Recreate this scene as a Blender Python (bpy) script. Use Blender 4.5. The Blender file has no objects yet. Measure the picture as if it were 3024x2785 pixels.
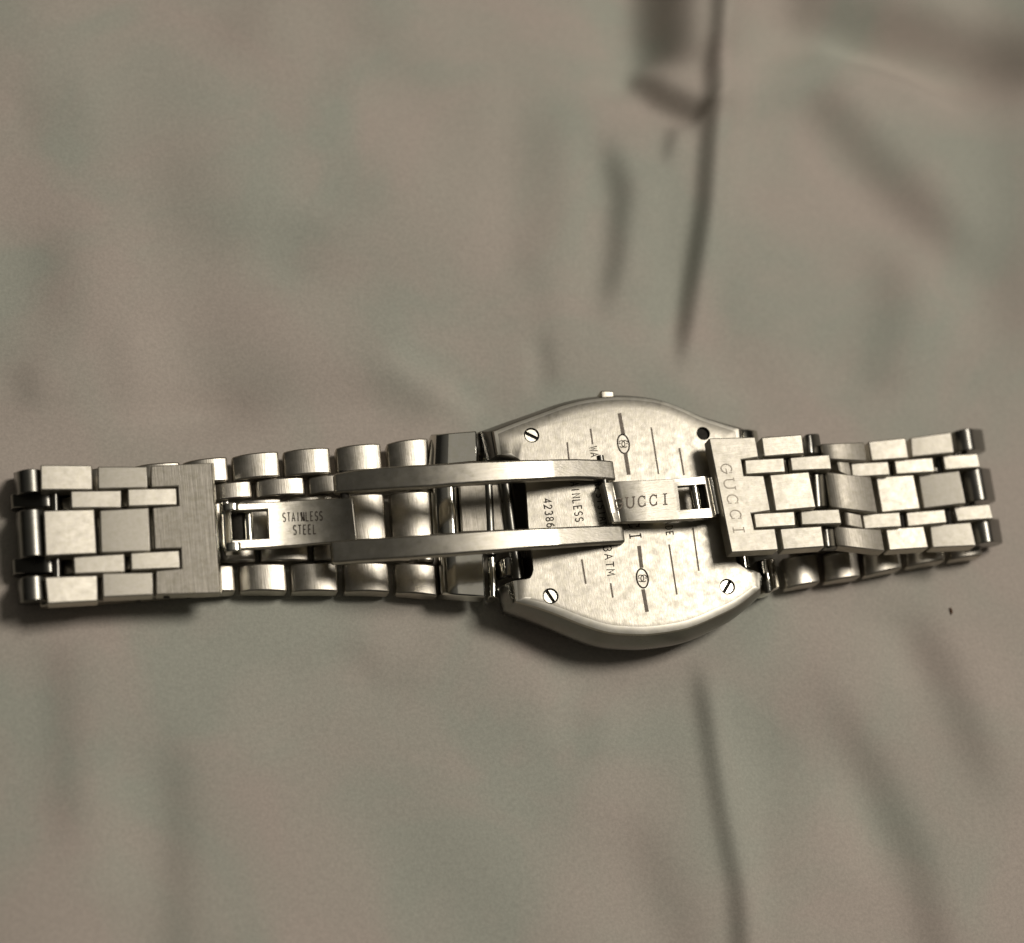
import bpy, bmesh, math, random
import numpy as np
from mathutils import Vector, Matrix
random.seed(7); rng = np.random.default_rng(11)
sc = bpy.context.scene
C = sc.collection
MM = 0.001
# ------------------------------------------------------------------ camera
W, H, F = 3024.0, 2785.0, 6000.0
TX, TY, DIST, ROLL = math.tan(math.radians(14)), math.tan(math.radians(18)), 253.0, math.radians(8.0)
cdir = Vector((-TX, -TY, 1)).normalized()
CAM = cdir * DIST
fw = -cdir
r0 = fw.cross(Vector((0, 1, 0))).normalized(); u0 = r0.cross(fw)
cr = (r0 * math.cos(ROLL) - u0 * math.sin(ROLL)).normalized()
cu = cr.cross(fw).normalized()
def at(px, py, z=0.0):
    """point (mm) at height z seen at photograph position px, py"""
    d = fw + cr * ((px - W/2) / F) - cu * ((py - H/2) / F)
    return CAM + d * ((z - CAM.z) / d.z)
cam_d = bpy.data.cameras.new('camera'); cam = bpy.data.objects.new('camera', cam_d); C.objects.link(cam)
M = Matrix(((cr.x, cu.x, -fw.x, CAM.x*MM), (cr.y, cu.y, -fw.y, CAM.y*MM), (cr.z, cu.z, -fw.z, CAM.z*MM), (0, 0, 0, 1)))
cam.matrix_world = M
cam_d.sensor_width = 36; cam_d.sensor_fit = 'HORIZONTAL'; cam_d.lens = F / W * 36
cam_d.clip_start = 0.01; cam_d.clip_end = 20
cam_d.dof.use_dof = True; cam_d.dof.focus_distance = (DIST - 9) * MM; cam_d.dof.aperture_fstop = 12.0
sc.camera = cam
# ------------------------------------------------------------------ light
wd = bpy.data.worlds.new('World'); sc.world = wd; wd.use_nodes = True
nt = wd.node_tree; nt.nodes.clear()
def N(nt, t, **kw):
    n = nt.nodes.new(t)
    for k, v in kw.items():
        if k in n.inputs: n.inputs[k].default_value = v
        else: setattr(n, k, v)
    return n
tc = N(nt, 'ShaderNodeTexCoord'); sx = N(nt, 'ShaderNodeSeparateXYZ'); nt.links.new(tc.outputs['Generated'], sx.inputs[0])
rp = N(nt, 'ShaderNodeValToRGB'); nt.links.new(sx.outputs['Z'], rp.inputs[0])
e = rp.color_ramp.elements
e[0].position = 0.0; e[0].color = (0.012, 0.011, 0.009, 1)
e[1].position = 1.0; e[1].color = (0.12, 0.114, 0.10, 1)
m = e.new(0.5); m.color = (0.015, 0.0145, 0.0125, 1)
bg = N(nt, 'ShaderNodeBackground', Strength=1.0); nt.links.new(rp.outputs[0], bg.inputs[0])
wo = N(nt, 'ShaderNodeOutputWorld'); nt.links.new(bg.outputs[0], wo.inputs[0])
def area(name, d, dist, sx, sy, power, col):
    l = bpy.data.lights.new(name, 'AREA'); l.shape = 'RECTANGLE'; l.size = sx; l.size_y = sy; l.energy = power; l.color = col
    o = bpy.data.objects.new(name, l); C.objects.link(o)
    v = Vector(d).normalized(); o.location = v * dist
    o.rotation_euler = v.to_track_quat('Z', 'Y').to_euler(); return o
area('ceiling_lamp', (0.54, 0.19, 1), 1.6, 0.42, 0.42, 15.8, (1.0, 0.94, 0.86))
area('added_fill', (0.24, 0.38, 1), 1.8, 0.8, 0.8, 0.5, (1.0, 0.93, 0.80))  # added fill standing in for a lit ceiling, brightens the flat steel faces
sc.view_settings.view_transform = 'Standard'; sc.view_settings.look = 'None'
sc.view_settings.exposure = 0.0; sc.view_settings.gamma = 1.0
sc.render.engine = 'CYCLES'; sc.cycles.use_denoising = True; sc.cycles.max_bounces = 8
# ------------------------------------------------------------------ materials
def mat(name): 
    m = bpy.data.materials.new(name); m.use_nodes = True
    nt = m.node_tree; return m, nt, nt.nodes['Principled BSDF']
def steel(name, col, rough, rvar=0.1, streak=None, bump=0.05, spots=0.0, mott=1.0, scale=700):
    m, nt, b = mat(name)
    tc = N(nt, 'ShaderNodeTexCoord')
    oi = N(nt, 'ShaderNodeObjectInfo')
    ad = N(nt, 'ShaderNodeVectorMath', operation='ADD'); nt.links.new(tc.outputs['Object'], ad.inputs[0])
    cx = N(nt, 'ShaderNodeCombineXYZ'); 
    for i in range(3): nt.links.new(oi.outputs['Random'], cx.inputs[i])
    nt.links.new(cx.outputs[0], ad.inputs[1])
    b.inputs['Metallic'].default_value = 1.0
    n1 = N(nt, 'ShaderNodeTexNoise', Scale=scale, Detail=4.0, Roughness=0.65); nt.links.new(ad.outputs[0], n1.inputs['Vector'])
    mr = N(nt, 'ShaderNodeMapRange'); mr.inputs['From Min'].default_value = 0.3; mr.inputs['From Max'].default_value = 0.7
    mr.inputs['To Min'].default_value = rough - rvar; mr.inputs['To Max'].default_value = rough + rvar
    nt.links.new(n1.outputs['Fac'], mr.inputs['Value']); nt.links.new(mr.outputs[0], b.inputs['Roughness'])
    n3 = N(nt, 'ShaderNodeTexNoise', Scale=scale*1.9, Detail=5.0, Roughness=0.7); nt.links.new(ad.outputs[0], n3.inputs['Vector'])
    r = N(nt, 'ShaderNodeValToRGB'); nt.links.new(n3.outputs['Fac'], r.inputs[0])
    k = 1 - 0.20*mott
    r.color_ramp.elements[0].position = 0.32; r.color_ramp.elements[0].color = (col[0]*k*(1-spots), col[1]*k*(1-spots), col[2]*k*0.94*(1-spots), 1)
    r.color_ramp.elements[1].position = 0.6; r.color_ramp.elements[1].color = (*col, 1)
    nt.links.new(r.outputs[0], b.inputs['Base Color'])
    mp = N(nt, 'ShaderNodeMapping'); nt.links.new(ad.outputs[0], mp.inputs[0])
    mp.inputs['Scale'].default_value = streak or (1, 1, 1)
    n2 = N(nt, 'ShaderNodeTexNoise', Scale=1500 if streak is None else 6500, Detail=3.0); nt.links.new(mp.outputs[0], n2.inputs['Vector'])
    bp = N(nt, 'ShaderNodeBump', Strength=bump, Distance=0.0002); nt.links.new(n2.outputs['Fac'], bp.inputs['Height'])
    nt.links.new(bp.outputs[0], b.inputs['Normal'])
    return m
COL = (0.565, 0.528, 0.458)
m_link = steel('steel_satin', COL, 0.50, 0.05, (0.06, 1, 1), 0.07, 0.0, 0.55, 1100)
m_low = steel('steel_low_links', (0.49, 0.455, 0.395), 0.38, 0.05, (1, 0.06, 1), 0.08)  # darker steel, shade below the clasp put into the base colour
m_plate = steel('steel_brushed_across', (0.46, 0.425, 0.365), 0.56, 0.05, (1, 0.03, 1), 0.16)  # dull reflection of turned pieces put into a darker base colour
m_arm = steel('steel_brushed_along', COL, 0.38, 0.05, (0.05, 1, 1), 0.08, 0, 0.6)
m_blade = steel('steel_blade', COL, 0.33, 0.06, (0.1, 1, 1), 0.08, 0, 0.7)
m_pol = steel('steel_polished', (0.62, 0.60, 0.55), 0.12, 0.03, None, 0.02, 0, 0.3)
m_case = steel('steel_case_darkened', (0.20, 0.193, 0.175), 0.30, 0.04, None, 0.03, 0, 0.4, 300)  # dark base colour stands in for dark reflections in the polished steel
m_back = steel('steel_case_back', (0.385, 0.358, 0.308), 0.42, 0.08, (1, 0.25, 1), 0.05, 0.0, .35, 900)
m_rim = steel('steel_rim_lit', (0.78, 0.74, 0.65), 0.40, 0.03, None, 0.02, 0, .3)  # paler steel paints the highlight along the edge of the back
m_screw = steel('steel_screw', (0.80, 0.76, 0.66), 0.25, 0.03, None, 0.03, 0, .3)
def plain(name, col, rough, metal):
    m, nt, b = mat(name)
    tc = N(nt, 'ShaderNodeTexCoord'); n = N(nt, 'ShaderNodeTexNoise', Scale=2200.0, Detail=3.0); nt.links.new(tc.outputs['Object'], n.inputs['Vector'])
    r = N(nt, 'ShaderNodeValToRGB'); nt.links.new(n.outputs['Fac'], r.inputs[0])
    r.color_ramp.elements[0].position = .35; r.color_ramp.elements[0].color = (*[c*0.8 for c in col], 1)
    r.color_ramp.elements[1].position = .65; r.color_ramp.elements[1].color = (*[min(1, c*1.2) for c in col], 1)
    nt.links.new(r.outputs[0], b.inputs['Base Color'])
    b.inputs['Roughness'].default_value = rough; b.inputs['Metallic'].default_value = metal; b.inputs['Specular IOR Level'].default_value = 0.15; return m
m_ink = plain('engraving_dark', (0.055, 0.045, 0.035), 0.7, 0)
m_bar = plain('engraving_matt', (0.26, 0.22, 0.18), 0.8, 0)
m_emb = plain('engraving_shallow', (0.47, 0.42, 0.345), 0.6, 0.5)
m_dark = plain('painted_gap_shade', (0.03, 0.027, 0.022), 0.7, 0.2)  # shade in gaps, slots and recesses painted as a dark colour
# ------------------------------------------------------------------ object helpers
def tag(o, **kw):
    for k, v in kw.items(): o[k] = v
    return o
root = bpy.data.objects.new('wristwatch', None); C.objects.link(root)
ROOT = at(1860, 1525, 0); ROOT.z = 0
root.location = ROOT * MM; root.empty_display_size = 0.01
tag(root, label='steel wristwatch lying face down on the beige bed sheet with its folding clasp open', category='watch')
def obj(name, verts, faces, material, parent=root, bevel=0.0, seg=2, sharp=35, smooth=True):
    """verts in mm, world; origin goes to their centre"""
    c = Vector((0, 0, 0))
    for v in verts: c += Vector(v)
    c /= len(verts)
    me = bpy.data.meshes.new(name)
    me.from_pydata([tuple((Vector(v) - c) * MM) for v in verts], [], faces)
    me.materials.append(material)
    bm = bmesh.new(); bm.from_mesh(me); bmesh.ops.remove_doubles(bm, verts=bm.verts, dist=1e-7)
    bmesh.ops.recalc_face_normals(bm, faces=bm.faces); bm.to_mesh(me); bm.free()
    if smooth:
        me.polygons.foreach_set('use_smooth', [True]*len(me.polygons)); me.set_sharp_from_angle(angle=math.radians(sharp))
    o = bpy.data.objects.new(name, me); C.objects.link(o)
    o['_c'] = tuple(c)
    if parent:
        pc = ROOT if parent is root else Vector(parent['_c'])
        o.parent = parent; o.location = (c - pc) * MM
    else: o.location = c * MM
    if bevel > 0:
        b = o.modifiers.new('bevel', 'BEVEL'); b.width = bevel * MM; b.segments = seg; b.limit_method = 'ANGLE'; b.angle_limit = math.radians(40); b.harden_normals = False
        w = o.modifiers.new('normals', 'WEIGHTED_NORMAL'); w.keep_sharp = True; w.weight = 80
    return o
def slabgrid(name, cols, material, t=1.0, rows=(0, 1), skip=(), bevel=0.15, parent=root, cham=0, seg=2, camber=0.0):
    """a bent strip: cols = (top px x,y, bottom px x,y, height); rows split it, skip leaves cells open"""
    nc, nr = len(cols), len(rows); top = []
    for (xa, ya, xb, yb, z) in cols:
        a, b = at(xa, ya, z), at(xb, yb, z)
        for f in rows:
            p = a.lerp(b, f); p.z -= camber*(2*f-1)**2; top.append(p)
    bot = [p - Vector((0, 0, t)) for p in top]
    n = len(top); V = top + bot; Fc = []
    I = lambda i, j: i*nr + j
    cells = {(i, j) for i in range(nc-1) for j in range(nr-1)} - set(skip)
    edges = {}
    for (i, j) in cells:
        q = [I(i, j), I(i+1, j), I(i+1, j+1), I(i, j+1)]
        Fc.append(q); Fc.append([k + n for k in reversed(q)])
        for k in range(4):
            e_ = (q[k], q[(k+1) % 4]); edges[e_] = 1
    for (a, b) in edges:
        if (b, a) not in edges: Fc.append([b, a, a + n, b + n])
    used = sorted({k for f in Fc for k in f}); mp = {k: i for i, k in enumerate(used)}
    return obj(name, [V[k] for k in used], [[mp[k] for k in f] for f in Fc], material, parent, bevel, seg)
def link(TL, TR, BR, BL, z, t=2.3, dome=0.0, material=None, nu=1, bevel=0.16, name='bracelet_link', tilt=(0, 0), parent=root):
    """bracelet piece from the four corners of its upper face; z one height or four; tilt lifts right / lower edge (mm)"""
    zs = list(z) if isinstance(z, (tuple, list)) else [z]*4
    zs = [zs[0], zs[1] + tilt[0], zs[2] + tilt[0] + tilt[1], zs[3] + tilt[1]]
    P = [at(*c, zz) for c, zz in zip((TL, TR, BR, BL), zs)]
    if dome: nu = max(nu, 9)
    V, Fc = [], []
    for k in range(nu + 1):
        u = k / nu
        a = P[0].lerp(P[1], u); b = P[3].lerp(P[2], u); dz = dome * abs(2*u - 1)**2.4
        if u < .5: dz *= 1.9
        a.z -= dz; b.z -= dz
        V += [a, b, Vector((b.x, b.y, max(b.z - t + dz, 0.05))), Vector((a.x, a.y, max(a.z - t + dz, 0.05)))]
    for k in range(nu):
        A, B = 4*k, 4*k + 4
        for j in range(4): Fc.append([A+j, A+(j+1) % 4, B+(j+1) % 4, B+j])
    Fc.append([0, 3, 2, 1]); L = 4*nu; Fc.append([L, L+1, L+2, L+3])
    return obj(name, V, Fc, material or m_link, parent, bevel)
def rod(name, p, q, r, material, n=18, parent=root, bevel=0.0):
    p, q = Vector(p), Vector(q); d = (q - p).normalized(); a = d.orthogonal().normalized(); b = d.cross(a)
    V = [c + a*(r*math.cos(2*math.pi*k/n)) + b*(r*math.sin(2*math.pi*k/n)) for c in (p, q) for k in range(n)]
    Fc = [[k, (k+1) % n, n+(k+1) % n, n+k] for k in range(n)] + [list(range(n))[::-1], list(range(n, 2*n))]
    return obj(name, V, Fc, material, parent, bevel)
def prism(name, pts, t, material, parent=root, bevel=0.15):
    n = len(pts); V = list(pts) + [p - Vector((0, 0, t)) for p in pts]
    Fc = [list(range(n)), list(range(2*n-1, n-1, -1))] + [[k, k+n, (k+1) % n + n, (k+1) % n] for k in range(n)]
    return obj(name, V, Fc, material, parent, bevel)
# ---- engraved writing: ribbons of metal laid into the surface
def arc(cx, cy, rx, ry, a0, a1, n=10): return [(cx + rx*math.cos(math.radians(a0+(a1-a0)*k/n)), cy + ry*math.sin(math.radians(a0+(a1-a0)*k/n))) for k in range(n+1)]
GL = {
 'S': [arc(.5, .74, .42, .26, 30, 235, 8) + arc(.5, .26, .42, .26, 55, -150, 8)],
 'T': [[(0, 1), (1, 1)], [(.5, 1), (.5, 0)]], 'A': [[(0, 0), (.5, 1), (1, 0)], [(.2, .36), (.8, .36)]],
 'I': [[(.5, 0), (.5, 1)]], 'N': [[(.05, 0), (.05, 1), (.95, 0), (.95, 1)]], 'L': [[(.1, 1), (.1, 0), (.9, 0)]],
 'E': [[(.9, 1), (.1, 1), (.1, 0), (.9, 0)], [(.1, .52), (.75, .52)]], 'W': [[(-.1, 1), (.2, 0), (.5, .8), (.8, 0), (1.1, 1)]],
 'M': [[(-.05, 0), (.05, 1), (.5, .3), (.95, 1), (1.05, 0)]], 'R': [[(.1, 0), (.1, 1), (.6, 1), (.9, .85), (.9, .65), (.6, .5), (.1, .5)], [(.5, .5), (.95, 0)]],
 'D': [[(.1, 0), (.1, 1), (.5, 1), (.88, .78), (.88, .22), (.5, 0), (.1, 0)]],
 'G': [arc(.5, .5, .46, .5, 48, 345, 14) + [(.94, .46), (.60, .46)]], 'U': [[(.06, 1)] + arc(.5, .36, .44, .36, 180, 360, 10) + [(.94, 1)]],
 'C': [arc(.5, .5, .46, .5, 48, 312, 14)],
 '4': [[(.75, 0), (.75, 1), (.05, .3), (1, .3)]], '2': [arc(.5, .72, .42, .28, 170, -30, 8) + [(.05, 0), (.95, 0)]],
 '3': [arc(.45, .74, .42, .26, 150, -80, 8), arc(.45, .26, .45, .27, 80, -150, 8)],
 '8': [arc(.5, .75, .36, .25, 0, 360, 12), arc(.5, .25, .43, .25, 0, 360, 12)],
 '6': [arc(.5, .3, .42, .3, 0, 360, 12), [(.1, .35), (.2, .75), (.75, 1)]],
}
SERIF = {'G': [[(.94, .98), (.94, .68)], [(.5, .46), (1.08, .46)]], 'U': [[(-.14, 1), (.26, 1)], [(.74, 1), (1.14, 1)]],
         'C': [[(.90, 1.0), (.90, .66)], [(.90, .34), (.90, .03)]], 'I': [[(.22, 1), (.78, 1)], [(.22, 0), (.78, 0)]]}
def ribbons(name, lines, width, zf, material, parent, lift=0.012):
    """lines: polylines in photograph pixels; each becomes one mitred ribbon of the given width (px)"""
    V, Fc = [], []
    for li, pl in enumerate(lines):
        w = width[li] if isinstance(width, (list, tuple)) else width
        pl = [Vector(p) for p in pl]; n = len(pl); base = len(V)
        for k in range(n):
            d0 = (pl[k] - pl[k-1]).normalized() if k else (pl[1] - pl[0]).normalized()
            d1 = (pl[k+1] - pl[k]).normalized() if k < n-1 else d0
            d = (d0 + d1); d = d.normalized() if d.length > 0.3 else d1
            nr = Vector((-d.y, d.x)); sc_ = 1 / max(0.45, nr.dot(Vector((-d0.y, d0.x))))
            for s in (-1, 1):
                q = pl[k] + nr * (s*w/2*sc_)
                V.append(at(q.x, q.y, zf(q.x) + lift + 0.0015*li))
        for k in range(n-1): Fc.append([base+2*k, base+2*k+1, base+2*k+3, base+2*k+2])
    o = obj(name, V, Fc, material, parent, 0, smooth=False)
    s = o.modifiers.new('depth', 'SOLIDIFY'); s.thickness = 0.00001; s.offset = -1
    return o
def text(name, s, org, adv, up, cw, hgt, width, zf, material, parent, serif=False, lift=0.012):
    """letters start at org (baseline), advance by vector adv per letter, cw = glyph width share, up = pixel vector of the letter height"""
    lines, ws = [], []
    adv, up, org = Vector(adv), Vector(up), Vector(org)
    for i, ch in enumerate(s):
        if ch == ' ': continue
        for src, w in ((GL[ch], width), (SERIF.get(ch, []) if serif else [], width*0.75)):
            for pl in src:
                lines.append([org + adv*(i + cw*(x-.5) + .5) + up*y for x, y in pl]); ws.append(w)
    return ribbons(name, lines, ws, zf, material, parent, lift)
# ================================================================== bed sheet
def build_sheet():
    def P(*pts): return np.array([[at(x, y, 0).x, at(x, y, 0).y] for x, y in pts])
    xs = np.arange(-170, 190, .48); ys = np.arange(-170, 190, .48)
    X, Y = np.meshgrid(xs, ys, indexing='ij'); Z = np.zeros_like(X)
    def sd(pl):
        best = np.full(X.shape, 1e9); sgn = np.ones(X.shape); tt = np.zeros(X.shape)
        seg = np.diff(pl, axis=0); ln = np.hypot(seg[:, 0], seg[:, 1]); cum = np.r_[0, np.cumsum(ln)]; tot = cum[-1]
        for k in range(len(seg)):
            px, py = X - pl[k, 0], Y - pl[k, 1]
            t_ = (px*seg[k, 0] + py*seg[k, 1]) / ln[k]**2; tcl = np.clip(t_, 0, 1)
            d = np.hypot(px - tcl*seg[k, 0], py - tcl*seg[k, 1]); cr_ = seg[k, 0]*py - seg[k, 1]*px
            b = d < best; best = np.where(b, d, best); sgn = np.where(b, np.sign(cr_), sgn); tt = np.where(b, (cum[k] + tcl*ln[k]) / tot, tt)
        return best, sgn, tt
    def taper(t, a, b): 
        s = lambda v: v*v*(3-2*v)
        return s(np.clip(t/max(a, 1e-3), 0, 1)) * s(np.clip((1-t)/max(b, 1e-3), 0, 1))
    # folds: each band is a slope across the cloth (steepness, half width mm); the height of the sheet is the
    # smoothest one that has those slopes
    S = np.zeros_like(X)
    for (pl, g, w, a, b) in FOLDS:
        if max(q[0] for q in pl) < 1750: g *= .6       # the left half lies calmer
        elif pl[0][1] > 1750 and w > 1.5: g *= .7
        d, sg, t = sd(P(*pl)); S += g*np.exp(-(d/w)**2)*taper(t, a, b)
    kx = np.fft.fftfreq(len(xs), xs[1]-xs[0])*2*math.pi; ky = np.fft.fftfreq(len(ys), ys[1]-ys[0])*2*math.pi
    KX, KY = np.meshgrid(kx, ky, indexing='ij'); kl = .95*KX + .31*KY; k2 = KX**2 + KY**2
    Z += np.real(np.fft.ifft2(-1j*kl*np.fft.fft2(S*2.1)/(kl**2 + .10*k2 + 1/18.0**2)))
    # slow undulation
    for k in range(34):
        th = rng.normal(0.1, .45); wl = rng.uniform(13, 40); ph = rng.uniform(0, 6.28)
        cx, cy, rr = rng.uniform(-80, 80), rng.uniform(-70, 70), rng.uniform(14, 34)
        Z += 0.014*wl*np.sin((X*math.cos(th)+Y*math.sin(th))*6.283/wl+ph)*np.exp(-((X-cx)**2+(Y-cy)**2)/rr**2)
    # the watch presses the cloth flat
    cxy = P((60, 1580), (1300, 1540), (2900, 1470)); d, s, t = sd(cxy); half = 9.5
    c = at(1870, 1540, 0); e_ = np.sqrt(((X-c.x)/18.0)**2 + ((Y-c.y)/15.5)**2)
    m1 = np.clip((d-half)/7, 0, 1); m2 = np.clip((e_-1)/.45, 0, 1)
    m = np.minimum(m1, m2); m = m*m*(3-2*m)
    Z = Z*m + (np.minimum(Z, 0)*0.0 - 0.06)*(1-m)
    nx, ny = X.shape
    global sheet_z
    sheet_z = lambda x, y: float(Z[np.abs(xs-x).argmin(), np.abs(ys-y).argmin()])
    co = np.stack([X, Y, Z], -1).reshape(-1, 3)*MM
    i, j = np.meshgrid(np.arange(nx-1), np.arange(ny-1), indexing='ij'); a = (i*ny+j).ravel()
    q = np.stack([a, a+ny, a+ny+1, a+1], 1)
    me = bpy.data.meshes.new('bed_sheet'); me.vertices.add(len(co)); me.vertices.foreach_set('co', co.ravel())
    me.loops.add(q.size); me.loops.foreach_set('vertex_index', q.ravel())
    me.polygons.add(len(q)); me.polygons.foreach_set('loop_start', np.arange(0, q.size, 4)); me.polygons.foreach_set('use_smooth', np.ones(len(q), bool))
    me.update(calc_edges=True); me.materials.append(m_cloth)
    o = bpy.data.objects.new('bed_sheet', me); C.objects.link(o)
    tag(o, kind='structure', label='wrinkled beige cotton bed sheet under the watch'); return o
def cloth_mat():
    m, nt, b = mat('beige_cotton')
    tc = N(nt, 'ShaderNodeTexCoord'); L = nt.links.new
    n1 = N(nt, 'ShaderNodeTexNoise', Scale=42.0, Detail=3.0, Roughness=0.5, Distortion=0.6); L(tc.outputs['Object'], n1.inputs['Vector'])
    r = N(nt, 'ShaderNodeValToRGB'); L(n1.outputs['Fac'], r.inputs[0]); E = r.color_ramp.elements
    E[0].position = 0.38; E[0].color = (0.398, 0.398, 0.335, 1)
    E[1].position = 0.62; E[1].color = (0.462, 0.402, 0.346, 1)
    mid = E.new(0.5); mid.color = (0.437, 0.402, 0.342, 1)
    n4 = N(nt, 'ShaderNodeTexNoise', Scale=2600.0, Detail=3.0, Roughness=0.7); L(tc.outputs['Object'], n4.inputs['Vector'])
    mr = N(nt, 'ShaderNodeMapRange'); mr.inputs['From Min'].default_value = .3; mr.inputs['From Max'].default_value = .7; mr.inputs['To Min'].default_value = .90; mr.inputs['To Max'].default_value = 1.10
    L(n4.outputs['Fac'], mr.inputs['Value'])
    mx = N(nt, 'ShaderNodeVectorMath', operation='SCALE'); L(r.outputs[0], mx.inputs[0]); L(mr.outputs[0], mx.inputs['Scale'])
    L(mx.outputs[0], b.inputs['Base Color'])
    b.inputs['Roughness'].default_value = 0.85; b.inputs['Sheen Weight'].default_value = 0.15; b.inputs['Specular IOR Level'].default_value = 0.2
    bp = N(nt, 'ShaderNodeBump', Strength=0.25, Distance=0.0001); L(n4.outputs['Fac'], bp.inputs['Height']); L(bp.outputs[0], b.inputs['Normal'])
    return m
m_cloth = cloth_mat()
# (polyline px, slope, half width mm, taper in, taper out); positive slopes rise to the right
FOLDS = [
 ([(2165, -300), (2150, 400), (2125, 650), (2090, 900), (2060, 1100)], -.24, 1.7, .05, .3),
 ([(2100, 1950), (2150, 2200), (2190, 2450), (2240, 2700), (2280, 3100)], -.22, 1.6, .2, .05),
 ([(1700, 250), (1720, 600), (1690, 950)], -.16, 2.2, .3, .3),
 ([(1500, 640), (1600, 850), (1640, 1100)], .16, 2.4, .3, .3),
 ([(1960, -500), (1965, 60), (2000, 230)], .95, 3.9, .01, .12),
 ([(1865, 150), (1960, 265), (2085, 345)], .75, 1.8, .25, .05),
 ([(2105, -600), (2098, 100), (2090, 340)], .75, 1.1, .01, .05),
 ([(2092, 300), (2075, 600), (2040, 850), (2005, 1130)], .72, 1.15, .04, .22),
 ([(1785, 330), (1838, 560), (1822, 750), (1775, 990)], .46, 1.8, .3, .3),
 ([(1995, 340), (1965, 500)], .35, 1.0, .3, .4),
 ([(1600, 960), (1650, 1180)], .25, 1.2, .3, .3),
 ([(1560, 980), (1575, 1200)], -.2, 1.2, .3, .3),
 ([(2340, -200), (2400, 30), (2700, 70), (3100, 230)], .45, 4.6, .2, .1),
 ([(2365, 220), (2550, 420), (2750, 640), (2920, 850)], .42, 4.0, .15, .3),
 ([(2640, 650), (2640, 900), (2600, 1200)], .22, 4.0, .3, .2),
 ([(2990, -200), (3000, 600), (2960, 1300)], .25, 6.0, .1, .3),
 ([(2390, 140), (2650, 190), (2890, 300)], -.42, 2.2, .25, .3),
 ([(2180, -500), (2200, 300), (2160, 750)], -.16, 4.0, .05, .3),
 ([(1500, 100), (1470, 500), (1440, 900)], -.14, 2.8, .3, .3),
 ([(1640, 200), (1620, 600), (1590, 900)], .12, 4.0, .3, .3),
 ([(1960, 480), (1900, 900)], -.14, 1.8, .3, .3),
 ([(1110, 1030), (1300, 1140), (1430, 1240)], -.40, 1.8, .3, .08),
 ([(560, 1290), (850, 1150), (1080, 1110), (1300, 1245)], .40, 4.2, .25, .1),
 ([(950, 600), (870, 860)], .24, 4.6, .35, .35), ([(520, 380), (560, 640), (800, 760)], .2, 5, .3, .3),
 ([(20, 340), (300, 300)], .2, 5, .3, .3), ([(820, -100), (720, 60), (600, 180)], .2, 4, .1, .4),
 ([(1010, 120), (980, 300)], .16, 2.6, .35, .35), ([(1090, 300), (950, 480), (820, 700)], -.12, 6, .3, .3),
 ([(140, 620), (190, 1000)], .18, 3.4, .3, .3), ([(50, 1050), (110, 1220)], .28, 2.2, .3, .3),
 ([(330, 930), (385, 1270)], .16, 2.2, .3, .3), ([(440, 900), (480, 1150)], -.12, 3.0, .3, .3),
 ([(2035, 1880), (2085, 2150), (2120, 2400), (2165, 2620), (2200, 3100)], .46, 1.15, .2, .01),
 ([(2340, 1900), (2590, 2280), (2700, 2520), (2790, 2900)], .38, 2.8, .4, .05),
 ([(2640, 1700), (2790, 2000), (2960, 2450)], .28, 3.0, .35, .35),
 ([(2290, 2000), (2300, 2300), (2280, 2700)], .16, 4.0, .3, .2),
 ([(1710, 2040), (1760, 2300)], .2, 3.0, .35, .35), ([(1840, 2330), (1960, 2600), (2080, 2900)], .22, 3.0, .3, .1),
 ([(165, 1790), (190, 2150), (205, 2600)], .30, 3.0, .2, .3), ([(490, 2080), (530, 2400), (520, 2900)], .26, 2.5, .3, .05),
 ([(990, 1830), (1130, 2010), (1310, 1990)], .22, 2.2, .3, .3), ([(1080, 1760), (1270, 1850)], -.22, 2.6, .3, .3),
 ([(1640, 1930), (1665, 2250)], -.22, 2.6, .3, .3), ([(2190, 2150), (2240, 2700)], -.16, 2.6, .3, .2),
 ([(2480, 2250), (2560, 2650)], -.22, 2.8, .3, .3), ([(2590, 1820), (2700, 2100)], -.18, 2.8, .3, .3),
 ([(330, 2200), (360, 2700)], -.18, 3.4, .3, .2), ([(800, 1900), (760, 2300)], -.12, 5.0, .3, .3),
]
build_sheet()
# ================================================================== case
def resample(pl, n):
    pl = [Vector(p) for p in pl]
    def cr_(p0, p1, p2, p3, t): return 0.5*((2*p1) + (p2-p0)*t + (2*p0-5*p1+4*p2-p3)*t*t + (3*p1-p0-3*p2+p3)*t**3)
    out = []; m_ = len(pl)
    for k in range(m_-1):
        a = pl[max(k-1, 0)]; d = pl[min(k+2, m_-1)]
        for j in range(n): out.append(cr_(a, pl[k], pl[k+1], d, j/n))
    return out + [pl[-1]]
ZB = 8.0
top_arc = resample([(1484, 1288), (1535, 1266), (1609, 1238), (1684, 1211), (1759, 1195), (1848, 1189), (1938, 1198), (2000, 1218), (2060, 1246), (2110, 1264), (2162, 1282)], 4)
right = [(2168, 1320), (2150, 1323), (2126, 1336), (2120, 1350), (2164, 1640), (2174, 1660), (2192, 1673), (2218, 1684), (2226, 1692)]
bot_arc = resample([(2232, 1731), (2175, 1772), (2117, 1800), (2028, 1836), (1925, 1853), (1848, 1853), (1790, 1846), (1720, 1824), (1651, 1797), (1590, 1778), (1539, 1768)], 4)
left = [(1538, 1712), (1560, 1708), (1572, 1698), (1576, 1682), (1572, 1640), (1562, 1560), (1552, 1400), (1548, 1376), (1538, 1360), (1520, 1350), (1492, 1340)]
outline = []
def addarc(a):
    w = [at(p[0], p[1], ZB) for p in a]
    for k, p in enumerate(w):
        q0, q1 = w[max(k-1, 0)], w[min(k+1, len(w)-1)]; d = (q1-q0).normalized(); nr = Vector((-d.y, d.x, 0))
        outline.append((p, nr))
addarc(top_arc)
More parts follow.
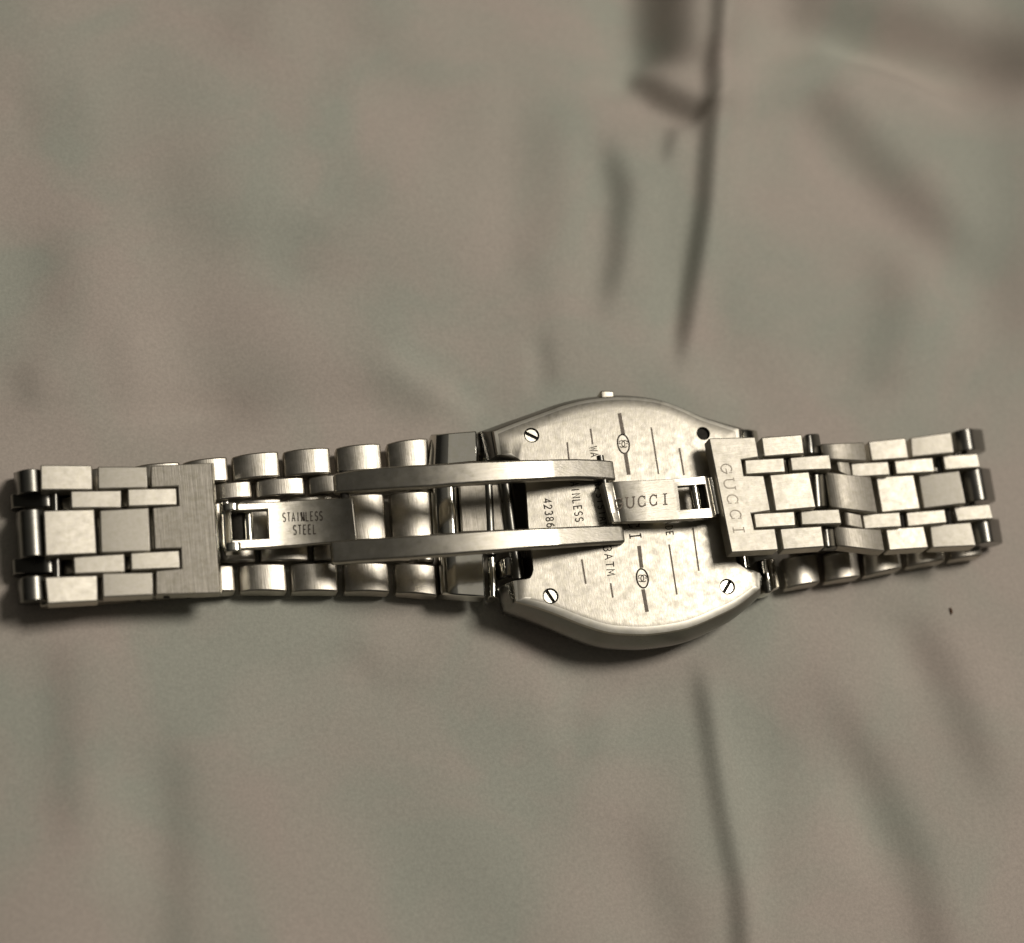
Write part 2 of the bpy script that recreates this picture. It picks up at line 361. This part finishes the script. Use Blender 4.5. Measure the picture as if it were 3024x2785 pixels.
for k, p in enumerate(right): outline.append((at(*p, ZB), Vector((1, 0, 0)) if k in (0, 8) else (Vector((.5, 0, 0)) if k in (1, 7) else Vector((0, 0, 0)))))
addarc(bot_arc)
for k, p in enumerate(left): outline.append((at(*p, ZB), Vector((-1, 0, 0)) if k in (0, 10) else (Vector((-.35, 0, 0)) if k in (1, 9) else Vector((0, 0, 0)))))
cc = sum((p for p, n in outline), Vector()) / len(outline)
for k, (p, n) in enumerate(outline):
    if n.length > .9 and n.y != 0 and n.dot(p - cc) < 0: outline[k] = (p, -n)
# lug corners lean outwards in x as well
def loft(name, prof, material, bevel=0.0, parent=root, endx=1.0, sharp=38):
    V, Fc = [], []; n = len(outline)
    xs_ = [p.x for p, _ in outline]; lo, hi = min(xs_), max(xs_)
    for (z, d) in prof:
        for (p, nr) in outline:
            q = p + nr*d
            if abs(nr.y) > .3:   # arcs: stretch towards the lugs, round the corners
                f = (p.x - (lo+hi)/2)/((hi-lo)/2); low = nr.y < 0
                q = p + nr*(d*(1 - (.72 if low else .12)*abs(f)**6)*(.8 if low else 1.0)); q.x += endx*d*(.65 if low else .9)*f*abs(f)**(7 if low else 4)
            V.append(Vector((q.x, q.y, z)))
    for r_ in range(len(prof)-1):
        for k in range(n): Fc.append([r_*n+k, r_*n+(k+1) % n, (r_+1)*n+(k+1) % n, (r_+1)*n+k])
    Fc.append(list(range(n))); L = (len(prof)-1)*n; Fc.append([L+k for k in reversed(range(n))])
    return obj(name, V, Fc, material, parent, bevel, sharp=sharp)
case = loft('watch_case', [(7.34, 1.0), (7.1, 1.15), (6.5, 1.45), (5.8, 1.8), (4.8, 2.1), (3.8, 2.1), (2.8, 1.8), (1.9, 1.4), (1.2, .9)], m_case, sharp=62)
back = loft('case_back', [(8.0, -.75), (7.95, -.2), (7.84, .45), (7.72, .85), (7.36, 1.0)], m_back, sharp=32)
# bezel and crystal face the cloth
fr = [(p, n) for p, n in outline]
def ellipse_pts(cx, cy, rx, ry, z, n=48, p=2.6):
    o_ = []
    for k in range(n):
        a = 2*math.pi*k/n; c, s = math.cos(a), math.sin(a)
        o_.append(Vector((cx + rx*math.copysign(abs(c)**(2/p), c), cy + ry*math.copysign(abs(s)**(2/p), s), z)))
    return o_
prism('crystal', ellipse_pts(cc.x, cc.y, 11.5, 12.0, 1.15), 1.1, m_pol)
# screws: holes cut in the back, slotted heads set in them except where a dark disc stands in
screws = [(1570, 1285, 1, -32), (1626, 1760, 1, -64), (2148, 1732, 1, 52), (2077, 1280, 0, 0)]
cut = []
for (x, y, has, a) in screws:
    c = at(x, y, ZB); o = rod('cutter', c + Vector((0, 0, .5)), c - Vector((0, 0, .60)), 0.97 if has else 0.88, m_dark, 28, None); cut.append(o)
for o in cut:
    b = back.modifiers.new('hole', 'BOOLEAN'); b.object = o; b.operation = 'DIFFERENCE'; b.solver = 'EXACT'
dg = bpy.context.evaluated_depsgraph_get(); me = bpy.data.meshes.new_from_object(back.evaluated_get(dg)); back.modifiers.clear(); back.data = me
me.materials.clear(); me.materials.append(m_back); me.materials.append(m_rim); me.polygons.foreach_set('use_smooth', [p.normal.z < .995 for p in me.polygons]); me.set_sharp_from_angle(angle=math.radians(32)); me.polygons.foreach_set('material_index', [1 if .7 < p.normal.z < .98 else 0 for p in me.polygons])
for o in cut: bpy.data.objects.remove(o)
for (x, y, has, a) in screws:
    c = at(x, y, ZB)
    if not has:
        rod('dark_screw_disc', c + Vector((0, 0, -.45)), c - Vector((0, 0, .63)), 0.86, m_dark, 28, back); continue  # dark disc painted in place of a screw that only mirrors darkness
    rr = .95; V, Fc = [], []; r, gap, zt, zl, zb = 0.82, 0.17, -0.20, -.42, -.58; ang = math.radians(a)
    def rot(px, py, z): return c + Vector((px*math.cos(ang)-py*math.sin(ang), px*math.sin(ang)+py*math.cos(ang), z))
    for sgn in (1, -1):
        a0 = math.asin(gap/r); pts = [(r*math.cos(t), sgn*r*math.sin(t)) for t in np.linspace(a0, math.pi-a0, 16)]
        n = len(pts); b0 = len(V)
        V += [rot(px, py, zt) for px, py in pts] + [rot(px, py, zl) for px, py in pts]
        Fc += [[b0+k for k in range(n)], [b0+n+k for k in reversed(range(n))]] + [[b0+k, b0+(k+1) % n, b0+n+(k+1) % n, b0+n+k] for k in range(n)]
    s = obj('screw', V, Fc, m_screw, back, 0.05)
    rod('slot_shade', c + Vector((0, 0, zl-.002)), c + Vector((0, 0, zb)), rr, m_dark, 24, s)  # dark disc paints the shade in the slot and around the head
# engravings on the back (writing runs downwards)
zb_ = lambda x: ZB
L1 = [[(1675, 1306), (1680, 1356)], [(1718, 1652), (1730, 1724)], [(1744, 1266), (1750, 1312)], [(1803, 1722), (1810, 1765)],
      [(1923, 1262), (1945, 1400)], [(1976, 1608), (1999, 1756)], [(2006, 1323), (2020, 1403)], [(2046, 1558), (2064, 1686)]]
for l in L1: ribbons('engraved_line', [l], 5.0, zb_, m_bar, back)
for l in ([(1829, 1220), (1841, 1284)], [(1847, 1338), (1857, 1402)], [(1887, 1612), (1895, 1677)], [(1899, 1740), (1911, 1807)]):
    ribbons('engraved_bar', [l], 11.0, zb_, m_bar, back)
for (cx, cy) in ((1841, 1311), (1897, 1708)):
    el = [(cx + 17*math.cos(t) + 0.12*27*math.sin(t), cy + 28*math.sin(t)) for t in np.linspace(0, 2*math.pi, 29)]
    gl = []
    for s in (1, -1):   # two linked letters back to back, opening outwards
        gx = cx + s*4.5
        gl.append([(gx + s*9*math.cos(t), cy + 10*math.sin(t)) for t in np.linspace(math.radians(45), math.radians(335), 16)])
        gl.append([(gx + s*9, cy - 1), (gx + s*3.5, cy - 1)])
    ribbons('engraved_emblem', [el], 4.6, zb_, m_ink, back)
    ribbons('engraved_emblem', gl, 2.6, zb_, m_ink, back)
DN = Vector((0.137, 1.0))     # reading direction on the back
def down(s, x, y, pitch, cap, w, material=m_ink, cw=.66, serif=False, name='engraved_text'):
    return text(name, s, (x, y), DN*pitch, (cap, -0.10*cap), cw, 1, w, zb_, material, back, serif)
down('STAINLESS', 1679, 1386, 17.6, 23, 3.2)
down('WATER RESISTANT', 1741, 1318, 17.2, 22, 3.0)
down('3ATM', 1781, 1610, 23.2, 23, 3.2)
down('42386', 1604, 1471, 18.0, 22, 3.4)
down('GUCCI', 1838, 1420, 36.5, 32, 4.4, serif=True)
down('SWISS MADE', 1946, 1415, 17.0, 20, 3.2)
# crown with its guard
c0, c1 = at(1794, 1185, 4.8), at(1793, 1163, 4.8)
p = [at(1744, 1196, 5.5), at(1750, 1178, 5.5), at(1768, 1166, 5.5), at(1826, 1167, 5.5), at(1850, 1180, 5.5), at(1856, 1196, 5.5)]
prism('crown_guard', p, 3.0, m_case, root, 0.35)
link((1773, 1152), (1814, 1154), (1816, 1178), (1775, 1177), 6.8, 2.6, .06, m_link, name='crown', bevel=.22, tilt=(-.15, -.08))
# ================================================================== lower layer of the bracelet, left of the case
FR = {'A': (0.0, .183), 'B': (.192, .320), 'C': (.335, .655), 'D': (.668, .785), 'E': (.80, 1.0)}
def interp(tab, x):
    xs_, ys_ = zip(*tab); return float(np.interp(x, xs_, ys_))
ltop = [(0, 1405), (120, 1395), (628, 1352), (690, 1342), (820, 1329), (971, 1318), (1122, 1306), (1262, 1290)]
lbot = [(0, 1790), (120, 1785), (651, 1744), (720, 1744), (843, 1745), (992, 1745), (1141, 1748), (1284, 1760)]
def strip_link(x0, x1, row, z, t, dome, top, bot, lean, mat_):
    f0, f1 = FR[row]
    def pt(x, f):
        yt, yb = interp(top, x), interp(bot, x + lean*0.05)
        y = yt + (yb-yt)*f; return (x + lean*(y - yt)/400.0, y)
    return link(pt(x0, f0), pt(x1, f0), pt(x1, f1), pt(x0, f1), z, t, dome, mat_, bevel=.22)
for (x0, x1) in ((95, 228), (241, 378), (391, 528), (541, 668), (687, 820), (839, 971), (995, 1122), (1146, 1262)):
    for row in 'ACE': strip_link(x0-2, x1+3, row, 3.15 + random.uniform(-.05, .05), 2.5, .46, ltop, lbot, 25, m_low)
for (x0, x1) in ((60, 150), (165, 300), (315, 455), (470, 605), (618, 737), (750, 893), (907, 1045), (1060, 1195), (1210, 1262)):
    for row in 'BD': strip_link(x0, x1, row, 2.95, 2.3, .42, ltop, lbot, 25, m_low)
# end links beside the case
def endlink(rows, material):
    return slabgrid('end_link', rows, material, 2.6, bevel=.2)
def hump(xa0, ya0, xa1, ya1, xb0, yb0, xb1, yb1, name='end_link', zmax=5.1):
    prof = [(0, -2.0), (.06, -1.25), (.14, -.7), (.24, -.3), (.34, -.06), (.40, 0), (.46, .0), (.55, .02), (.75, .10), (1, .2)]
    cols = []
    for u, dz in prof: cols.append((xa0+(xa1-xa0)*u, ya0+(ya1-ya0)*u, xb0+(xb1-xb0)*u, yb0+(yb1-yb0)*u, zmax+dz))
    return slabgrid(name, cols, m_pol, 2.6, bevel=.2)
hump(1272, 1282, 1408, 1271, 1266, 1378, 1411, 1364)
hump(1290, 1610, 1426, 1600, 1300, 1754, 1434, 1763)
# middle end link: polished barrel and flat tongue
slabgrid('end_link', [(1268, 1430, 1276, 1578, 2.4), (1274, 1430, 1282, 1578, 3.4), (1288, 1430, 1296, 1578, 4.2), (1308, 1429, 1316, 1578, 4.7), (1330, 1428, 1338, 1577, 4.85), (1344, 1428, 1352, 1577, 4.6), (1352, 1428, 1360, 1576, 3.9)], m_pol, 1.8)
link((1356, 1432), (1502, 1428), (1516, 1566), (1364, 1572), 4.7, 2.4, 0, m_plate)
rod('spring_bar', at(1478, 1330, 4.9), at(1530, 1712, 4.9), 0.75, m_case)
rod('spring_bar', at(1440, 1420, 4.2), at(1450, 1640, 4.2), 0.7, m_case)
link((1415, 1335), (1470, 1330), (1476, 1420), (1418, 1424), 4.3, 2.5, .3, m_pol)
link((1470, 1642), (1552, 1636), (1558, 1700), (1476, 1704), 4.9, 2.6, .9, m_pol, bevel=.3, name='end_link')
link((1440, 1644), (1464, 1642), (1470, 1765), (1446, 1760), 4.2, 2.8, .2, m_pol, name='end_link')
# ================================================================== upper layer, left: seven satin pieces and the end plate
ZL = 6.3
TLk = [
 ((119,1372),(272,1373),(274,1447),(120,1447), (-0.55, -0.1)),
 ((288,1377),(435,1377),(437,1441),(289,1444), (-0.05, 0.05)),
 ((208,1449),(359,1447),(359,1500),(210,1501), (-0.42, -0.05)),
 ((376,1443),(522,1440),(524,1492),(378,1496), (-0.42, -0.05)),
 ((128,1507),(279,1503),(286,1635),(134,1642), (-0.6, -0.1)),
 ((294,1506),(440,1498),(445,1628),(298,1633), (-0.02, 0.1)),
 ((216,1644),(368,1634),(370,1690),(219,1695), (-0.35, -0.02)),
 ((385,1632),(530,1624),(533,1678),(387,1684), (-0.35, -0.02)),
 ((132,1703),(288,1698),(290,1775),(140,1783), (-0.65, -0.15)),
 ((301,1692),(452,1689),(453,1757),(304,1764), (-0.08, -0.05)),
]
for a, b, c, d, tl in TLk: link(a, b, c, d, ZL - tl[0]*.5, 2.0, 0.02, m_link, tilt=tl)
pp = [(445,1375),(624,1366),(650,1750),(461,1756),(460,1685),(536,1678),(534,1619),(457,1622),(450,1499),(528,1492),(525,1436),(446,1440)]
def onplane(pts, z0, gx, gy, x0, y0): return [at(x, y, z0 + gx*(x-x0)/24 + gy*(y-y0)/24) for x, y in pts]
plate = prism('clasp_plate', onplane(pp, ZL-.05, .03, .0, 445, 1560), 1.9, m_plate, bevel=.14)
plate['label'] = 'plain brushed end plate of the clasp'
slabgrid('plate_edge', [(625, 1366, 651, 1750, 6.42), (630, 1367, 656, 1750, 6.15), (632, 1367, 658, 1750, 5.4)], m_pol, .5, bevel=.05, parent=plate)
# pins showing where small links have swung down, and the fold
rod('link_pin', at(160, 1380, 4.9), at(172, 1775, 4.9), .42, m_case)
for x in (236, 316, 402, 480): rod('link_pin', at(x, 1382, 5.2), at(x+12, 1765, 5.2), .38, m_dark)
def foldlink(px0, px1, ya, yb, z0, z1, dx=10, material=m_case, rad=1.5, name='bracelet_link'):
    """standing link: (px0, z0) upper end, (px1, z1) lower end, between rows ya and yb; round-ended"""
    A = [at(px0, ya, z0), at(px1, ya, z1), at(px1 + dx, yb, z1), at(px0 + dx, yb, z0)]
    V, Fc = [], []; n = 7
    for (p0, p1) in ((A[0], A[1]), (A[3], A[2])):
        d = p1 - p0; d.y = 0; d.normalize(); nr = Vector((-d.z, 0, d.x))
        ring = []
        for k in range(n+1):
            t_ = math.pi*k/n; ring.append(p0 + nr*(rad*math.cos(t_)) - d*(rad*math.sin(t_)*.8))
        for k in range(n+1):
            t_ = math.pi*k/n; ring.append(p1 - nr*(rad*math.cos(t_)) + d*(rad*math.sin(t_)*.8))
        V += ring
    m_ = 2*(n+1)
    Fc = [[k, (k+1) % m_, m_+(k+1) % m_, m_+k] for k in range(m_)] + [list(range(m_))[::-1], list(range(m_, 2*m_))]
    o = obj(name, V, Fc, material, root, .1)
    return o
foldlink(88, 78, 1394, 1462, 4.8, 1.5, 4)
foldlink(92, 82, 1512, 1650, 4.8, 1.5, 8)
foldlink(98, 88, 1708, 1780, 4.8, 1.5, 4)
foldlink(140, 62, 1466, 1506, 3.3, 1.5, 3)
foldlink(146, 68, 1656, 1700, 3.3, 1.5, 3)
# ================================================================== clasp: left blade
def b1z(x): return float(np.interp(x, [655, 664, 672, 680, 790, 850, 930, 985, 1020, 1040, 1050], [5.0, 6.0, 6.6, 6.95, 6.35, 6.05, 6.2, 6.9, 7.65, 8.1, 7.85]))
cols = []
for (xa, ya, xb, yb) in ((657,1490,662,1624),(664,1489,669,1624),(672,1488,676,1623),(680,1487,684,1623),(788,1482,794,1617),(850,1478,858,1613),(930,1473,940,1606),(985,1470,996,1601),(1020,1468,1033,1598),(1036,1468,1050,1596),(1042,1470,1056,1594)):
    cols.append((xa, ya, xb, yb, b1z(xa)))
blade1 = slabgrid('clasp_blade', cols, m_blade, .9, (0, .17, .79, 1), {(3, 1)}, .16)
text('engraved_text', 'STAINLESS', (833, 1541), (13.6, -.55), (-1.0, -26), .62, 1, 3.0, lambda x: b1z(x-3), m_ink, blade1, lift=.03)
text('engraved_text', 'STEEL', (864, 1579), (14.6, -.60), (-1.0, -27), .62, 1, 3.2, lambda x: b1z(x-6), m_ink, blade1, lift=.03)
rod('hinge_pin', at(731, 1490, 5.3), at(738, 1618, 5.3), .55, m_pol)
rod('hinge_pin', at(666, 1488, 5.2), at(672, 1622, 5.2), .75, m_pol)
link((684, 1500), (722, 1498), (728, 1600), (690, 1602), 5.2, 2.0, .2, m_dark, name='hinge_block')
link((655, 1484), (705, 1482), (706, 1506), (657, 1508), 7.3, 1.8, .25, m_pol, name='hinge_lug')
link((663, 1600), (712, 1598), (714, 1626), (666, 1628), 7.2, 1.8, .25, m_pol, name='hinge_lug')
# ---- two long arms
ua = [(985, 1398, 990, 1456, 7.2), (998, 1395, 1002, 1454, 7.5), (1020, 1391, 1024, 1452, 7.9), (1060, 1385, 1064, 1449, 8.7), (1140, 1377, 1144, 1444, 10.1), (1200, 1373, 1205, 1440, 10.95), (1260, 1370, 1266, 1437, 11.6), (1330, 1366, 1336, 1431, 12.05), (1400, 1361, 1406, 1426, 12.28), (1470, 1359, 1476, 1422, 12.32), (1526, 1357, 1532, 1419, 12.27), (1546, 1356, 1552, 1418, 12.18), (1616, 1355, 1623, 1414, 11.98), (1636, 1354, 1643, 1413, 11.75), (1700, 1353, 1708, 1411, 10.85), (1762, 1355, 1771, 1413, 9.95), (1800, 1358, 1808, 1416, 9.35), (1812, 1360, 1820, 1418, 9.1)]
la = [(975, 1600, 982, 1664, 7.2), (990, 1597, 996, 1662, 7.5), (1012, 1594, 1018, 1660, 7.9), (1060, 1590, 1066, 1656, 8.7), (1140, 1585, 1147, 1651, 10.1), (1200, 1581, 1207, 1647, 10.95), (1260, 1577, 1268, 1642, 11.6), (1330, 1572, 1338, 1637, 12.05), (1400, 1567, 1409, 1631, 12.28), (1470, 1563, 1480, 1626, 12.32), (1540, 1560, 1550, 1620, 12.27), (1560, 1559, 1571, 1618, 12.18), (1630, 1556, 1641, 1614, 11.98), (1650, 1555, 1662, 1612, 11.75), (1720, 1552, 1733, 1607, 10.85), (1785, 1550, 1798, 1603, 9.95), (1828, 1549, 1838, 1601, 9.35), (1841, 1551, 1848, 1600, 9.1)]
for cols, lab in ((ua, 'long curved clasp arm nearer the crown'), (la, 'long curved clasp arm away from the crown')):
    o = slabgrid('clasp_arm', cols, m_arm, 1.15, bevel=.26, camber=0.06); o['label'] = lab
rod('hinge_pin', at(1014, 1392, 6.8), at(1030, 1662, 6.8), .5, m_dark)
rod('hinge_pin', at(1772, 1347, 8.95), at(1812, 1603, 8.95), .45, m_case)
# ---- right blade
def b2z(x): return float(np.interp(x, [1770, 1777, 1786, 1800, 1830, 1900, 1985, 2078, 2092, 2104], [9.5, 10.25, 10.4, 10.25, 10.5, 10.7, 10.85, 10.9, 10.6, 10.0]))
cols = [(1773,1431,1801,1537,b2z(1770)),(1777,1428,1805,1540,b2z(1777)),(1786,1426,1814,1542,b2z(1786)),(1800,1424,1826,1542,b2z(1800)),(1808,1423,1833,1542,10.1),(1830,1421,1854,1541,b2z(1830)),(1900,1418,1922,1539,b2z(1900)),(1985,1414,2000,1535,10.80),(1998,1413,2013,1534,10.95),(2078,1406,2101,1529,b2z(2078)),(2088,1406,2112,1527,10.7),(2094,1408,2118,1525,10.1)]
blade2 = slabgrid('clasp_blade', cols, m_blade, .85, (0, .19, .765, 1), {(8, 1)}, .14)
z2 = lambda x: float(np.interp(x, [1812, 1830, 1868, 1915, 1990], [10.25, 10.5, 10.62, 10.72, 10.83]))
text('engraved_text', 'GUCCI', (1811, 1504), (34.2, -3.3), (-1.0, -31), .66, 1, 4.0, z2, m_bar, blade2, serif=True)
rod('hinge_pin', at(2046, 1424, 10.1), at(2060, 1510, 10.1), .6, m_pol)
rod('hinge_pin', at(2096, 1415, 9.7), at(2118, 1522, 9.7), .75, m_pol)
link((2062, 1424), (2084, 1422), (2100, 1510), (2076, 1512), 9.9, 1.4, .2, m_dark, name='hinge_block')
# ---- right end plate with the maker's name
rpz = lambda x: 11.3 + 0.06*(x-2093)/24
pp = [(2231,1290),(2241,1350),(2189,1357),(2197,1404),(2256,1404),(2276,1508),(2218,1516),(2228,1563),(2289,1560),(2299,1624),(2160,1632),(2093,1294)]
plate2 = prism('clasp_plate', [at(x, y, rpz(x)) for x, y in pp], 2.1, m_link, bevel=.14)
plate2['label'] = 'end plate of the clasp engraved with the maker\'s name'
text('engraved_text', 'GUCCI', (2125, 1362), (9.2, 45.2), (31, -1.5), .62, 1, 3.6, rpz, m_emb, plate2, serif=True)
# ================================================================== upper layer, right
def zr(x): return float(np.interp(x, [2190, 2240, 2300, 2380, 2450, 2500, 2560, 2700, 2900], [11.5, 11.45, 11.3, 11.0, 10.5, 9.5, 8.5, 7.7, 6.8]))
RT = [
 ((2248,1291),(2369,1282),(2376,1340),(2256,1349), 0),
 ((2564,1303),(2675,1292),(2685,1353),(2574,1361), .15),
 ((2688,1292),(2810,1275),(2819,1337),(2693,1350), .7),
 ((2198,1357),(2316,1351),(2321,1395),(2202,1402), .05),
 ((2332,1350),(2451,1341),(2457,1386),(2338,1391), .25),
 ((2512,1367),(2624,1362),(2630,1403),(2517,1410), .15),
 ((2640,1359),(2755,1350),(2762,1394),(2647,1401), .12),
 ((2783,1345),(2888,1338),(2897,1380),(2791,1388), .25),
 ((2272,1401),(2390,1392),(2411,1499),(2290,1510), .05),
 ((2586,1408),(2699,1401),(2719,1503),(2604,1514), .15),
 ((2712,1403),(2834,1389),(2854,1487),(2728,1502), 1.1),
 ((2224,1515),(2347,1509),(2351,1553),(2231,1560), .05),
 ((2363,1507),(2479,1502),(2487,1547),(2367,1551), .25),
 ((2545,1518),(2658,1511),(2664,1556),(2553,1563), .15),
 ((2675,1512),(2791,1503),(2798,1544),(2681,1556), .15),
 ((2816,1497),(2924,1487),(2935,1532),(2827,1540), .28),
 ((2302,1560),(2427,1552),(2436,1615),(2313,1624), .05),
 ((2615,1560),(2729,1553),(2743,1618),(2626,1626), .15),
 ((2745,1551),(2868,1541),(2884,1612),(2754,1618), .8)]
for a, b, c, d, tl in RT:
    z0, z1 = zr(a[0]), zr(b[0]); mid = (z0+z1)/2; s = (z1-z0)*.05 + tl*.8 + .32*(b[0]-a[0])/120*(1 + .35*math.sin(a[0]*1.7 + a[1]))
    link(a, b, c, d, [mid-s/2, mid+s/2, mid+s/2, mid-s/2], 2.2, .02, m_link)
# the links that dip where the bracelet bends
def bent(xa0, ya0, xa1, ya1, xb0, yb0, xb1, yb1, z0, z1, bulge=.6):
    cols = []
    for k in range(9):
        u = k/8; z = z0 + (z1-z0)*u + bulge*(4*u*(1-u)) - (0.5*(1-u)**6)
        cols.append((xa0+(xa1-xa0)*u, ya0+(ya1-ya0)*u, xb0+(xb1-xb0)*u, yb0+(yb1-yb0)*u, z))
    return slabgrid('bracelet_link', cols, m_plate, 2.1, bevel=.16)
bent(2424,1310, 2553,1305, 2434,1356, 2561,1362, 9.9, 8.7)
bent(2437,1392, 2572,1408, 2454,1499, 2592,1515, 9.9, 8.6)
bent(2462,1553, 2602,1563, 2474,1612, 2613,1628, 9.8, 8.5)
bent(2462,1348, 2508,1362, 2474,1392, 2516,1410, 9.6, 9.0, .05)
bent(2490,1508, 2543,1519, 2496,1551, 2550,1562, 9.5, 8.9, .05)
# barrels in the open joint, dark reflections put into their colour
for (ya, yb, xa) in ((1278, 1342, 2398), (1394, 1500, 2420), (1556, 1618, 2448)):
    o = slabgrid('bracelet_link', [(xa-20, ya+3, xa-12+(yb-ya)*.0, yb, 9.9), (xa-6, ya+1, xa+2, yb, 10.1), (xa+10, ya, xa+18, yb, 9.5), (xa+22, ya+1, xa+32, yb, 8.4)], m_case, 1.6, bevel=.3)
# right-hand fold
foldlink(2838, 2868, 1276, 1338, 5.4, 1.8, 10, m_case)
foldlink(2866, 2890, 1391, 1486, 5.4, 1.8, 17, m_case)
foldlink(2890, 2916, 1540, 1610, 5.2, 1.8, 12, m_case)
for x, dx in ((2325, 60), (2632, 50), (2770, 50), (2850, 48)):
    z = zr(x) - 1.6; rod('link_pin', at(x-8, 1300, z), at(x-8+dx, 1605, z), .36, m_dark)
# ================================================================== lower layer, right of the case
rbot = [(2280, 1735), (2326, 1722), (2444, 1711), (2564, 1688), (2688, 1662), (2800, 1647), (2930, 1628)]
rtop = [(2230, 1272), (2300, 1290), (2444, 1318), (2564, 1318), (2688, 1316), (2800, 1312), (2930, 1300)]
for (x0, x1) in ((2268, 2372), (2392, 2496), (2512, 2622), (2642, 2752), (2770, 2862)):
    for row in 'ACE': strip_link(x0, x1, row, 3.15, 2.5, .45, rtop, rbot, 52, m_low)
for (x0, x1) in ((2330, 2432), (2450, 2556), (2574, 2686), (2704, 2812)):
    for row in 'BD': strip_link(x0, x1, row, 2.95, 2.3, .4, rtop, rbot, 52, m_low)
slabgrid('end_link', [(2226,1660,2240,1755,3.0),(2240,1655,2256,1755,4.0),(2258,1650,2274,1750,4.5),(2272,1648,2288,1742,4.3),(2286,1646,2304,1736,3.2)], m_pol, 2.4, bevel=.2)
slabgrid('end_link', [(2170,1268,2180,1330,3.6),(2196,1266,2206,1330,4.6),(2214,1266,2226,1330,4.4),(2236,1270,2248,1334,3.2)], m_pol, 2.4, bevel=.2)
slabgrid('end_link', [(2140,1350,2180,1630,4.4),(2190,1350,2232,1630,4.6),(2240,1350,2280,1630,4.0)], m_pol, 2.4, bevel=.2)
rod('spring_bar', at(2146, 1330, 4.9), at(2196, 1680, 4.9), .75, m_pol)
# ================================================================== lint speck
c = at(2806, 1806, 0.2); c.z = sheet_z(c.x, c.y) + 0.12
V, Fc = [], []; n = 10
for k in range(9):
    u = k/8; w = 0.20*math.sqrt(max(.03, 1-(2*u-1)**2))*(1-.25*u)
    for j in range(n):
        a = 2*math.pi*j/n; V.append(c + Vector((w*math.cos(a) + .18*(u-.5) + .05*math.sin(5*u), (u-.5)*1.0, w*.7*math.sin(a))))
for k in range(8):
    for j in range(n): Fc.append([k*n+j, k*n+(j+1) % n, (k+1)*n+(j+1) % n, (k+1)*n+j])
Fc += [list(range(n))[::-1], [8*n+j for j in range(n)]]
m_lint = plain('brown_lint', (0.10, 0.055, 0.03), .9, 0)
o = obj('lint_speck', V, Fc, m_lint, None)
tag(o, label='tiny dark brown lint speck on the sheet right of the watch', category='lint')
for o in list(sc.objects):
    if '_c' in o: del o['_c']
